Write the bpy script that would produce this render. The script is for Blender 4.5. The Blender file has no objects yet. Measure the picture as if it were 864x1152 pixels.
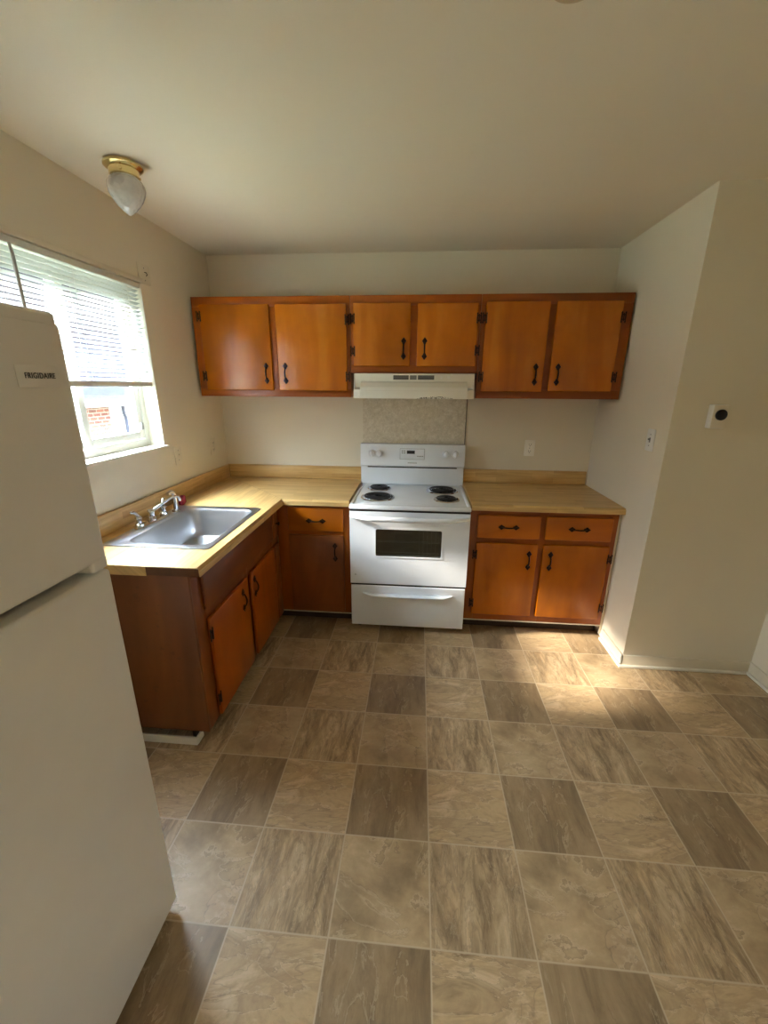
import bpy, bmesh, math
from math import pi, sin, cos, radians
from mathutils import Matrix, Vector

SC = bpy.context.scene
COL = SC.collection

# ------------------------------------------------------------------ camera
CAM = (1.503, -3.1455, 1.6082)
YAW, PITCH, ROLL, FPX = 0.0805, -0.2959, 0.0066, 464.71
cd = bpy.data.cameras.new('camera')
cam = bpy.data.objects.new('camera', cd)
COL.objects.link(cam)
right = Vector((cos(YAW), sin(YAW), 0)); fwd = Vector((-sin(YAW), cos(YAW), 0)); upv = Vector((0, 0, 1))
f2 = fwd * cos(PITCH) + upv * sin(PITCH); u2 = right.cross(f2)
r3 = right * cos(ROLL) + u2 * sin(ROLL); u3 = r3.cross(f2)
cam.matrix_world = Matrix(((r3.x, u3.x, -f2.x, CAM[0]), (r3.y, u3.y, -f2.y, CAM[1]), (r3.z, u3.z, -f2.z, CAM[2]), (0, 0, 0, 1)))
cd.sensor_fit = 'HORIZONTAL'; cd.sensor_width = 36.0; cd.lens = 36.0 * FPX / 864.0
cd.clip_start = 0.02
SC.camera = cam

# ------------------------------------------------------------------ world, sun, exposure
WORLD_STRENGTH = 82.0
HORIZON = 0.009
SUN_STRENGTH = 6.0
w = bpy.data.worlds.new('sky'); SC.world = w; w.use_nodes = True
bg = w.node_tree.nodes['Background']
bg.inputs['Color'].default_value = (0.72, 0.87, 1.0, 1)
def wn(ty, op=None, a=None, b=None):
    nd = w.node_tree.nodes.new('ShaderNode' + ty)
    if op: nd.operation = op
    for i, q in enumerate((a, b)):
        if q is None: continue
        if isinstance(q, float): nd.inputs[i].default_value = q
        else: w.node_tree.links.new(q, nd.inputs[i])
    return nd
_tc = wn('TexCoord'); _sp = wn('SeparateXYZ'); w.node_tree.links.new(_tc.outputs['Generated'], _sp.inputs[0])
# overcast sky: dim and hazy at the horizon, bright overhead
_up = wn('Math', 'MAXIMUM', _sp.outputs[2], 0.0); _pw = wn('Math', 'POWER', _up.outputs[0], 1.8)
_st = wn('Math', 'MULTIPLY_ADD', _pw.outputs[0], WORLD_STRENGTH * (1 - HORIZON)); _st.inputs[2].default_value = WORLD_STRENGTH * HORIZON
w.node_tree.links.new(_st.outputs[0], bg.inputs['Strength'])
sl = bpy.data.lights.new('sun', 'SUN'); sun = bpy.data.objects.new('sun', sl); COL.objects.link(sun)
sl.energy = SUN_STRENGTH; sl.angle = radians(5.5); sl.color = (1, 0.93, 0.82)
sdir = Vector((cos(radians(29.6)), 0.13, -sin(radians(29.6))))
sun.rotation_euler = sdir.to_track_quat('-Z', 'Y').to_euler(); sun.location = (-6, -2, 5)
def portal(name, loc, size, rot):
    l = bpy.data.lights.new(name, 'AREA'); l.shape = 'RECTANGLE'; l.size, l.size_y = size
    l.cycles.is_portal = True
    o = bpy.data.objects.new(name, l); COL.objects.link(o); o.location = loc; o.rotation_euler = rot
    return o
portal('window_portal', (-0.20, -1.25, 1.69), (0.92, 0.90), (0, -pi / 2, 0))
portal('added_rear_portal', (-0.20, -4.025, 1.55), (1.10, 0.25), (0, -pi / 2, 0))  # serves the added window in the left wall
portal('added_side_portal', (3.70, -4.095, 1.5), (1.20, 0.21), (0, pi / 2, 0))  # serves the added window in the side wall
SC.view_settings.view_transform = 'Standard'; SC.view_settings.look = 'None'
SC.view_settings.exposure = 1.78; SC.view_settings.gamma = 1.0; SC.view_settings.use_curve_mapping = False
SC.cycles.max_bounces = 12; SC.cycles.diffuse_bounces = 8; SC.cycles.glossy_bounces = 4
SC.cycles.transparent_max_bounces = 16; SC.cycles.sample_clamp_indirect = 8.0
SC.cycles.use_denoising = True

# ------------------------------------------------------------------ materials
def lin(c):
    return tuple(((v / 255) / 12.92 if v / 255 <= 0.04045 else ((v / 255 + 0.055) / 1.055) ** 2.4) for v in c) + (1,)

class NT:
    def __init__(s, name):
        s.m = bpy.data.materials.new(name); s.m.use_nodes = True
        s.t = s.m.node_tree; s.b = s.t.nodes['Principled BSDF']
    def n(s, ty, **kw):
        nd = s.t.nodes.new('ShaderNode' + ty)
        for k, v in kw.items():
            if k.startswith('i_'):
                nd.inputs[k[2:].replace('_', ' ')].default_value = v
            else: setattr(nd, k, v)
        return nd
    def l(s, a, b): s.t.links.new(a, b)
    def put(s, sock, v):
        if hasattr(v, 'is_linked') or isinstance(v, bpy.types.NodeSocket): s.l(v, sock)
        else: sock.default_value = v
    def math(s, op, a, b=0.0, c=None):
        nd = s.n('Math', operation=op); s.put(nd.inputs[0], a); s.put(nd.inputs[1], b)
        if c is not None: s.put(nd.inputs[2], c)
        return nd.outputs[0]
    def mix(s, f, a, b, mode='MIX'):
        nd = s.n('Mix', data_type='RGBA', blend_type=mode)
        s.put(nd.inputs[0], f); s.put(nd.inputs[6], a); s.put(nd.inputs[7], b)
        return nd.outputs[2]
    def vec(s, x, y, z):
        nd = s.n('CombineXYZ'); s.put(nd.inputs[0], x); s.put(nd.inputs[1], y); s.put(nd.inputs[2], z)
        return nd.outputs[0]
    def noise(s, v, scale, detail=3, rough=0.55, dist=0.0):
        nd = s.n('TexNoise'); s.l(v, nd.inputs['Vector'])
        nd.inputs['Scale'].default_value = scale; nd.inputs['Detail'].default_value = detail
        nd.inputs['Roughness'].default_value = rough; nd.inputs['Distortion'].default_value = dist
        return nd.outputs['Fac']
    def ramp(s, f, stops):
        nd = s.n('ValToRGB'); s.l(f, nd.inputs[0]); e = nd.color_ramp.elements
        while len(e) < len(stops): e.new(0.5)
        for el, (p, c) in zip(e, stops): el.position = p; el.color = c
        return nd.outputs[0]
    def bump(s, h, strength, dist=0.01):
        nd = s.n('Bump'); nd.inputs['Strength'].default_value = strength; nd.inputs['Distance'].default_value = dist
        s.l(h, nd.inputs['Height']); s.l(nd.outputs[0], s.b.inputs['Normal'])
    def obj(s): return s.n('TexCoord').outputs['Object']
    def pos(s): return s.n('NewGeometry').outputs['Position']

def plain(name, rgb, rough=0.5, metal=0.0, coat=0.0, noise=0.03, scale=8, bump=0.0, bscale=200, spec=0.5):
    k = NT(name); c = lin(rgb); o = k.obj()
    nz = k.noise(o, scale, 4)
    lo = tuple(v * (1 - noise * 2) for v in c[:3]) + (1,); hi = tuple(min(1, v * (1 + noise * 2)) for v in c[:3]) + (1,)
    k.l(k.ramp(nz, [(0.25, lo), (0.75, hi)]), k.b.inputs['Base Color'])
    k.b.inputs['Roughness'].default_value = rough; k.b.inputs['Metallic'].default_value = metal
    k.b.inputs['Coat Weight'].default_value = coat; k.b.inputs['Specular IOR Level'].default_value = spec
    if bump: k.bump(k.noise(o, bscale, 2), bump, 0.002)
    return k.m

def wood(name, c1, c2, c3, axis, rough=0.3, wear=0.0):
    """varnished plywood: long grain streaks along one axis with soft cathedral figure"""
    k = NT(name); o = k.obj(); sep = k.n('SeparateXYZ'); k.l(o, sep.inputs[0])
    rnd = k.n('ObjectInfo').outputs['Random']
    sh = k.math('MULTIPLY', rnd, 37.0)
    sc = [5.0, 5.0, 5.0]; sc['xyz'.index(axis)] = 1.0
    v = k.vec(k.math('MULTIPLY_ADD', sep.outputs[0], sc[0], sh), k.math('MULTIPLY_ADD', sep.outputs[1], sc[1], sh), k.math('MULTIPLY_ADD', sep.outputs[2], sc[2], sh))
    n1 = k.noise(v, 0.75, 3, 0.45, 1.1)
    rings = k.math('FRACT', k.math('MULTIPLY', n1, 5.0))
    rings = k.math('PINGPONG', rings, 0.5)
    fine = k.noise(v, 9.0, 3, 0.6)
    mott = k.noise(o, 9.0, 4, 0.55, 0.8)
    cloud = k.noise(o, 3.0, 2)
    col = k.ramp(n1, [(0.28, lin(c1)), (0.5, lin(c2)), (0.74, lin(c3))])
    col = k.mix(k.math('MULTIPLY', rings, 0.30), col, lin(c1))
    col = k.mix(k.math('MULTIPLY', fine, 0.22), col, lin(c3), 'MULTIPLY')
    val = k.math('MULTIPLY_ADD', k.math('ADD', k.math('ADD', cloud, k.math('MULTIPLY', mott, 1.1)), k.math('MULTIPLY', rnd, 0.7)), 0.24, 0.70)
    hs = k.n('HueSaturation'); hs.inputs['Saturation'].default_value = 1.06; k.l(col, hs.inputs['Color']); k.l(val, hs.inputs['Value'])
    col = hs.outputs[0]
    if wear:
        wn = k.noise(o, 14, 5, 0.7)
        col = k.mix(k.math('MULTIPLY', k.math('GREATER_THAN', wn, 0.64), wear), col, lin((60, 34, 18)))
    k.l(col, k.b.inputs['Base Color'])
    k.b.inputs['Roughness'].default_value = rough; k.b.inputs['Specular IOR Level'].default_value = 0.5
    k.bump(fine, 0.04, 0.001)
    return k.m

def butcher(name, edge=False):
    """oak butcher-block laminate: staves run along the arm they lie on, changing at the mitre"""
    k = NT(name); p = k.pos(); sep = k.n('SeparateXYZ'); k.l(p, sep.inputs[0])
    x, y, z = sep.outputs[0], sep.outputs[1], sep.outputs[2]
    left = k.math('LESS_THAN', x, k.math('MULTIPLY', y, -1.0))
    left = k.math('MULTIPLY', left, k.math('LESS_THAN', x, 0.70))
    xz = k.math('ADD', x, z); yz = k.math('ADD', y, z)
    def pick(a, b):
        return k.math('ADD', k.math('MULTIPLY', a, left), k.math('MULTIPLY', b, k.math('SUBTRACT', 1.0, left)))
    along = pick(y, x); across = pick(xz, yz)
    v = k.vec(along, across, 0.0)
    br = k.n('TexBrick', offset=0.37, offset_frequency=2, squash=1.0)
    k.l(v, br.inputs['Vector'])
    br.inputs['Scale'].default_value = 1.0; br.inputs['Mortar Size'].default_value = 0.0
    br.inputs['Brick Width'].default_value = 0.42; br.inputs['Row Height'].default_value = 0.036
    br.inputs['Color1'].default_value = lin((222, 186, 120)); br.inputs['Color2'].default_value = lin((184, 142, 80))
    br.inputs['Bias'].default_value = -0.1
    gv = k.vec(k.math('MULTIPLY', along, 2.2), k.math('MULTIPLY', across, 42.0), 0.0)
    g = k.noise(gv, 1.6, 4, 0.6, 0.4)
    col = k.mix(0.40, br.outputs['Color'], k.ramp(g, [(0.3, lin((166, 122, 68))), (0.65, lin((230, 196, 136)))]))
    d = k.math('ABSOLUTE', k.math('ADD', x, y))
    seam = k.math('MULTIPLY', k.math('LESS_THAN', d, 0.0016), k.math('LESS_THAN', x, 0.66))
    col = k.mix(k.math('MULTIPLY', seam, 0.7), col, lin((120, 84, 44)))
    k.l(col, k.b.inputs['Base Color'])
    k.b.inputs['Roughness'].default_value = 0.33
    return k.m

def floor_mat():
    TX, TY, TW, TH = 1.5865, -0.8146, 0.3116, 0.3043
    k = NT('slate_tile_vinyl'); p = k.pos(); sep = k.n('SeparateXYZ'); k.l(p, sep.inputs[0])
    fx = k.math('DIVIDE', k.math('SUBTRACT', sep.outputs[0], TX), TW)
    fy = k.math('DIVIDE', k.math('SUBTRACT', TY, sep.outputs[1]), TH)
    ci, ri = k.math('FLOOR', fx), k.math('FLOOR', fy)
    u, v = k.math('SUBTRACT', fx, ci), k.math('SUBTRACT', fy, ri)
    co = k.math('FLOORED_MODULO', ci, 2.0) if False else k.math('MULTIPLY', k.math('FRACT', k.math('MULTIPLY', ci, 0.5)), 2.0)
    ro = k.math('MULTIPLY', k.math('FRACT', k.math('MULTIPLY', ri, 0.5)), 2.0)
    co = k.math('GREATER_THAN', co, 0.5); ro = k.math('GREATER_THAN', ro, 0.5)
    wn = k.n('TexWhiteNoise', noise_dimensions='2D'); k.l(k.vec(ci, ri, 0.0), wn.inputs['Vector'])
    r = wn.outputs['Value']; seed = k.math('MULTIPLY', k.math('ROUND', k.math('MULTIPLY', r, 2.0)), 0.35)
    def crack(n, at, wd):
        d = k.math('ABSOLUTE', k.math('SUBTRACT', n, at)); mr = k.n('MapRange', interpolation_type='SMOOTHSTEP'); k.l(d, mr.inputs[0])
        mr.inputs[1].default_value = 0.0; mr.inputs[2].default_value = wd; mr.inputs[3].default_value = 1.0; mr.inputs[4].default_value = 0.0
        return mr.outputs[0]
    def tile_vec(su, sv, z, seedmul=1.0):
        return k.vec(k.math('ADD', k.math('MULTIPLY', u, su), seed), k.math('ADD', k.math('MULTIPLY', v, sv), seed), z)
    broad = k.noise(tile_vec(1.0, 1.0, 41.0), 1.6, 4, 0.5)
    # grain tile: split-slate streaks running away from the camera
    g1 = k.noise(tile_vec(6.0, 1.3, 3.0), 1.1, 9, 0.68, 0.9)
    g2 = k.noise(tile_vec(3.2, 0.9, 7.0), 1.3, 5, 0.55, 0.5)
    grain = k.ramp(g1, [(0.30, lin((112, 92, 64))), (0.45, lin((158, 133, 98))), (0.56, lin((188, 162, 124))), (0.72, lin((212, 188, 152)))])
    grain = k.mix(k.math('MULTIPLY', crack(g2, 0.47, 0.02), 0.4), grain, lin((112, 92, 66)))
    grain = k.mix(k.math('MULTIPLY', crack(g2, 0.56, 0.02), 0.35), grain, lin((104, 86, 66)))
    # light tile: wavy cross veins
    l1 = k.noise(tile_vec(1.0, 2.6, 11.0), 1.3, 9, 0.64, 0.6)
    l2 = k.noise(tile_vec(0.9, 2.0, 17.0), 1.2, 4, 0.55, 0.7)
    light = k.ramp(l1, [(0.32, lin((138, 114, 80))), (0.44, lin((188, 161, 121))), (0.52, lin((168, 142, 106))), (0.60, lin((196, 170, 132))), (0.72, lin((214, 192, 158)))])
    light = k.mix(k.math('MULTIPLY', crack(l2, 0.50, 0.012), 0.45), light, lin((118, 98, 76)))
    # plain slate tile with a few flake edges
    p1 = k.noise(tile_vec(1.0, 1.2, 23.0), 2.2, 9, 0.62, 0.3)
    p2 = k.noise(tile_vec(1.0, 1.0, 29.0), 1.5, 5, 0.55, 0.4)
    slate = k.ramp(p1, [(0.32, lin((136, 114, 82))), (0.5, lin((168, 144, 108))), (0.70, lin((194, 169, 131)))])
    slate = k.mix(k.math('MULTIPLY', k.math('GREATER_THAN', p2, 0.54), 0.35), slate, lin((190, 162, 128)))
    slate = k.mix(k.math('MULTIPLY', crack(p2, 0.54, 0.009), 0.5), slate, lin((112, 94, 74)))
    # dark smooth tile with fine straight grain
    d1 = k.noise(tile_vec(5.0, 1.2, 31.0), 1.0, 9, 0.66, 0.6)
    dark = k.ramp(d1, [(0.32, lin((106, 86, 60))), (0.5, lin((138, 115, 83))), (0.70, lin((162, 138, 104)))])
    def cleft(base, n, levels, amt):
        q = k.math('MULTIPLY', n, float(levels)); st_ = k.math('FLOOR', q); fr_ = k.math('SUBTRACT', q, st_)
        wn2 = k.n('TexWhiteNoise', noise_dimensions='2D'); k.l(k.vec(st_, 5.0, 0.0), wn2.inputs['Vector'])
        tone = k.math('MULTIPLY_ADD', wn2.outputs['Value'], amt, 1.0 - amt * 0.5)
        hs = k.n('HueSaturation'); k.l(base, hs.inputs['Color']); k.l(tone, hs.inputs['Value'])
        mr = k.n('MapRange'); k.l(fr_, mr.inputs[0]); mr.inputs[1].default_value = 0.0; mr.inputs[2].default_value = 0.10; mr.inputs[3].default_value = 1.0; mr.inputs[4].default_value = 0.0
        edge = k.math('MULTIPLY', mr.outputs[0], k.math('MULTIPLY', broad, 0.7))
        out = k.mix(edge, hs.outputs[0], lin((100, 82, 60)))
        mr = k.n('MapRange'); k.l(fr_, mr.inputs[0]); mr.inputs[1].default_value = 0.86; mr.inputs[2].default_value = 1.0; mr.inputs[3].default_value = 0.0; mr.inputs[4].default_value = 1.0
        return k.mix(k.math('MULTIPLY', mr.outputs[0], 0.30), out, lin((222, 202, 170)))
    grain = cleft(grain, k.noise(tile_vec(4.2, 1.0, 51.0), 1.2, 7, 0.6, 0.6), 7, 0.40)
    light = cleft(light, k.noise(tile_vec(0.8, 2.2, 57.0), 1.2, 7, 0.6, 0.8), 6, 0.30)
    slate = cleft(slate, k.noise(tile_vec(0.9, 1.2, 63.0), 1.2, 8, 0.6, 0.7), 5, 0.22)
    dark = cleft(dark, k.noise(tile_vec(3.0, 0.9, 69.0), 1.0, 7, 0.6, 0.5), 5, 0.20)
    even = k.mix(ro, grain, light); odd = k.mix(ro, slate, dark)
    col = k.mix(co, even, odd)
    col = k.mix(k.math('MULTIPLY', broad, 0.28), col, lin((124, 104, 82)))
    hue_n = k.noise(tile_vec(1.3, 1.3, 77.0), 1.6, 3, 0.5)
    col = k.mix(k.math('MULTIPLY', k.math('GREATER_THAN', hue_n, 0.0), k.math('MULTIPLY', hue_n, 0.10)), col, lin((150, 138, 120)))
    col = k.mix(k.math('MULTIPLY', r, 0.10), col, lin((110, 92, 72)))
    fine = k.noise(p, 60, 4, 0.6)
    col = k.mix(k.math('MULTIPLY', fine, 0.25), col, lin((170, 146, 116)), 'MULTIPLY')
    hs = k.n('HueSaturation'); hs.inputs['Value'].default_value = 1.40; hs.inputs['Saturation'].default_value = 1.0; k.l(col, hs.inputs['Color']); col = hs.outputs[0]
    ex = k.math('MULTIPLY', k.math('MINIMUM', u, k.math('SUBTRACT', 1.0, u)), TW)
    ey = k.math('MULTIPLY', k.math('MINIMUM', v, k.math('SUBTRACT', 1.0, v)), TH)
    e = k.math('MINIMUM', ex, ey)
    mr = k.n('MapRange'); k.l(e, mr.inputs[0]); mr.inputs[1].default_value = 0.0016; mr.inputs[2].default_value = 0.0034
    mr.inputs[3].default_value = 1.0; mr.inputs[4].default_value = 0.0
    gr = mr.outputs[0]
    col = k.mix(k.math('MULTIPLY', gr, 0.85), col, lin((204, 184, 152)))
    k.l(col, k.b.inputs['Base Color'])
    k.b.inputs['Roughness'].default_value = 0.42
    k.bump(k.math('SUBTRACT', k.math('MULTIPLY', g1, 0.5), gr), 0.12, 0.002)
    return k.m

def paint(name, rgb, rough=0.6):
    k = NT(name); p = k.pos(); c = lin(rgb)
    nz = k.noise(p, 1.3, 3)
    k.l(k.ramp(nz, [(0.3, tuple(v * 0.97 for v in c[:3]) + (1,)), (0.7, c)]), k.b.inputs['Base Color'])
    k.b.inputs['Roughness'].default_value = rough; k.b.inputs['Specular IOR Level'].default_value = 0.3
    k.bump(k.noise(p, 90, 3), 0.05, 0.003)
    return k.m

def glass_mat(name, tint=(1, 1, 1, 1), gloss=0.08, rough=0.02):
    k = NT(name); t = k.n('BsdfTransparent'); t.inputs[0].default_value = tint
    g = k.n('BsdfGlossy'); g.inputs['Roughness'].default_value = rough
    m = k.n('MixShader'); m.inputs[0].default_value = gloss
    k.l(t.outputs[0], m.inputs[1]); k.l(g.outputs[0], m.inputs[2])
    k.l(m.outputs[0], k.t.nodes['Material Output'].inputs['Surface'])
    return k.m

def translucent_mat(name, rgb, amount):
    k = NT(name); c = lin(rgb)
    d = k.n('BsdfDiffuse'); d.inputs[0].default_value = c
    t = k.n('BsdfTranslucent'); t.inputs[0].default_value = c
    m = k.n('MixShader'); m.inputs[0].default_value = amount
    k.l(d.outputs[0], m.inputs[1]); k.l(t.outputs[0], m.inputs[2])
    g = k.n('BsdfGlossy'); g.inputs['Roughness'].default_value = 0.35
    m2 = k.n('MixShader'); m2.inputs[0].default_value = 0.05
    k.l(m.outputs[0], m2.inputs[1]); k.l(g.outputs[0], m2.inputs[2])
    k.l(m2.outputs[0], k.t.nodes['Material Output'].inputs['Surface'])
    return k.m

def cutglass_mat():
    k = NT('cut_glass'); o = k.obj(); b = k.b
    b.inputs['Base Color'].default_value = (1.0, 0.99, 0.96, 1); b.inputs['Roughness'].default_value = 0.2
    b.inputs['Transmission Weight'].default_value = 0.4; b.inputs['IOR'].default_value = 1.45
    vor = k.n('TexVoronoi'); k.l(o, vor.inputs['Vector']); vor.inputs['Scale'].default_value = 55
    k.bump(vor.outputs['Distance'], 0.5, 0.01)
    return k.m

def brick_mat():
    k = NT('red_brick'); p = k.pos(); sep = k.n('SeparateXYZ'); k.l(p, sep.inputs[0])
    br = k.n('TexBrick'); k.l(k.vec(sep.outputs[1], sep.outputs[2], 0.0), br.inputs['Vector'])
    br.inputs['Scale'].default_value = 1.0; br.inputs['Brick Width'].default_value = 0.21; br.inputs['Row Height'].default_value = 0.075
    br.inputs['Mortar Size'].default_value = 0.010
    br.inputs['Color1'].default_value = lin((124, 70, 56)); br.inputs['Color2'].default_value = lin((96, 52, 44))
    br.inputs['Mortar'].default_value = lin((150, 138, 124))
    k.l(br.outputs['Color'], k.b.inputs['Base Color']); k.b.inputs['Roughness'].default_value = 0.9
    return k.m

def brushed(name, rgb, rough, axis='y'):
    k = NT(name); o = k.obj(); mp = k.n('Mapping'); k.l(o, mp.inputs[0])
    mp.inputs['Scale'].default_value = (160, 8, 160) if axis == 'y' else (8, 160, 160)
    n = k.noise(mp.outputs[0], 1.0, 3)
    k.b.inputs['Base Color'].default_value = lin(rgb); k.b.inputs['Metallic'].default_value = 1.0
    k.l(k.math('MULTIPLY_ADD', n, 0.10, rough - 0.05), k.b.inputs['Roughness'])
    return k.m

def panel_mat():
    k = NT('mottled_laminate'); p = k.pos()
    a = k.noise(p, 55, 5, 0.7, 1.2); b = k.noise(p, 16, 3, 0.6, 2.0)
    f = k.math('ADD', k.math('MULTIPLY', a, 0.6), k.math('MULTIPLY', b, 0.4))
    k.l(k.ramp(f, [(0.36, lin((198, 184, 158))), (0.5, lin((214, 201, 178))), (0.62, lin((228, 217, 197)))]), k.b.inputs['Base Color'])
    k.b.inputs['Roughness'].default_value = 0.4
    return k.m

WALL = paint('cream_wall_paint', (229, 220, 199))
CEIL = paint('cream_ceiling_paint', (230, 221, 200), 0.7)
TRIMW = plain('white_trim_paint', (228, 222, 206), 0.4)
TRIMB = plain('cream_trim_paint', (222, 212, 190), 0.4)
VINYL = plain('white_window_vinyl', (220, 219, 212), 0.35)
FLOOR = floor_mat()
DOORZ = wood('honey_door_wood', (156, 88, 36), (186, 111, 48), (206, 132, 64), 'z', 0.27)
DOORO = wood('orange_door_wood', (150, 74, 28), (172, 89, 36), (188, 105, 48), 'z', 0.3)
DRAWX = wood('honey_drawer_wood', (150, 82, 32), (178, 103, 44), (198, 122, 58), 'x', 0.3)
FRAMX = wood('reddish_frame_wood', (132, 68, 28), (156, 84, 37), (174, 100, 48), 'x', 0.3)
FRAMZ = wood('reddish_stile_wood', (132, 68, 28), (156, 84, 37), (174, 100, 48), 'z', 0.3)
DARKD = wood('red_brown_wood', (110, 60, 32), (134, 76, 40), (148, 90, 50), 'z', 0.35)
DARKY = wood('red_brown_front_wood', (110, 60, 32), (134, 76, 40), (148, 90, 50), 'y', 0.33)
PANELW = wood('worn_end_panel_wood', (112, 66, 36), (134, 82, 46), (150, 98, 58), 'z', 0.45, 0.25)
TOEM = plain('dark_toe_kick', (58, 40, 28), 0.7)
BUTCH = butcher('butcher_block_laminate')
SUBST = plain('bare_brown_substrate', (104, 66, 40), 0.8, noise=0.1, scale=30)
BRONZE = plain('aged_bronze', (52, 36, 26), 0.38, 0.85, noise=0.12, scale=60)
ENAMEL = plain('white_enamel', (238, 242, 247), 0.22, coat=0.3, noise=0.01)
FRIDGE = plain('pebbled_white_enamel', (232, 229, 222), 0.38, noise=0.01, bump=0.12, bscale=420)
ALMOND = plain('almond_enamel', (236, 232, 220), 0.3, noise=0.01)
GASKET = plain('grey_gasket', (54, 52, 48), 0.7)
RACK = plain('bright_wire', (200, 202, 198), 0.4)
OVENI = plain('dark_oven_enamel', (76, 80, 72), 0.4)
BLACK = plain('black_plastic', (16, 16, 17), 0.3)
CHARC = plain('charcoal_metal', (34, 32, 31), 0.45, 0.3)
GREY = plain('grey_plastic', (128, 126, 120), 0.5)
CHROME = plain('chrome', (214, 214, 216), 0.08, 1.0, noise=0.0)
STEEL = brushed('brushed_stainless', (196, 197, 200), 0.30)
BRASS = plain('polished_brass', (222, 200, 144), 0.2, 1.0, noise=0.02)
CUTG = cutglass_mat()
PANE = glass_mat('clear_pane')
OVENG = glass_mat('dark_oven_glass', (0.42, 0.44, 0.42, 1), 0.10, 0.05)
SLAT = translucent_mat('white_blind_slat', (206, 206, 203), 0.04)
CORD = plain('white_cord', (225, 222, 214), 0.7)
WAND = plain('clear_grey_wand', (190, 186, 180), 0.2)
PLATE = plain('ivory_plate', (240, 236, 226), 0.35, noise=0.01)
PLATEW = plain('white_plate', (240, 238, 232), 0.35, noise=0.01)
SLOT = plain('dark_slot', (46, 42, 38), 0.6)
def stained_lip():
    k = NT('stained_almond_enamel'); p = k.pos(); sep = k.n('SeparateXYZ'); k.l(p, sep.inputs[0])
    dx = k.math('DIVIDE', k.math('SUBTRACT', sep.outputs[0], 1.60), 0.12)
    top = k.math('MULTIPLY_ADD', k.math('SUBTRACT', 1.0, k.math('MULTIPLY', dx, dx)), 0.014, 1.534)
    inside = k.math('LESS_THAN', sep.outputs[2], top)
    spots = k.math('GREATER_THAN', k.noise(p, 140, 3, 0.6), 0.52)
    k.l(k.mix(k.math('MULTIPLY', inside, spots), lin((236, 232, 220)), lin((70, 58, 40))), k.b.inputs['Base Color'])
    k.b.inputs['Roughness'].default_value = 0.35
    return k.m
LIP = stained_lip()
LAMI = panel_mat()
REDC = plain('dark_red_sponge', (140, 30, 56), 0.9, noise=0.15, scale=60)
TANP = plain('tan_plastic', (196, 176, 136), 0.5)
BRICK = brick_mat()
SIDING = plain('white_siding', (236, 236, 232), 0.7)
SHING = plain('slate_grey_siding', (56, 60, 74), 0.9, noise=0.12, scale=10)
GROUND = plain('dark_ground', (58, 62, 46), 0.95, noise=0.1, scale=2)

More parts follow.
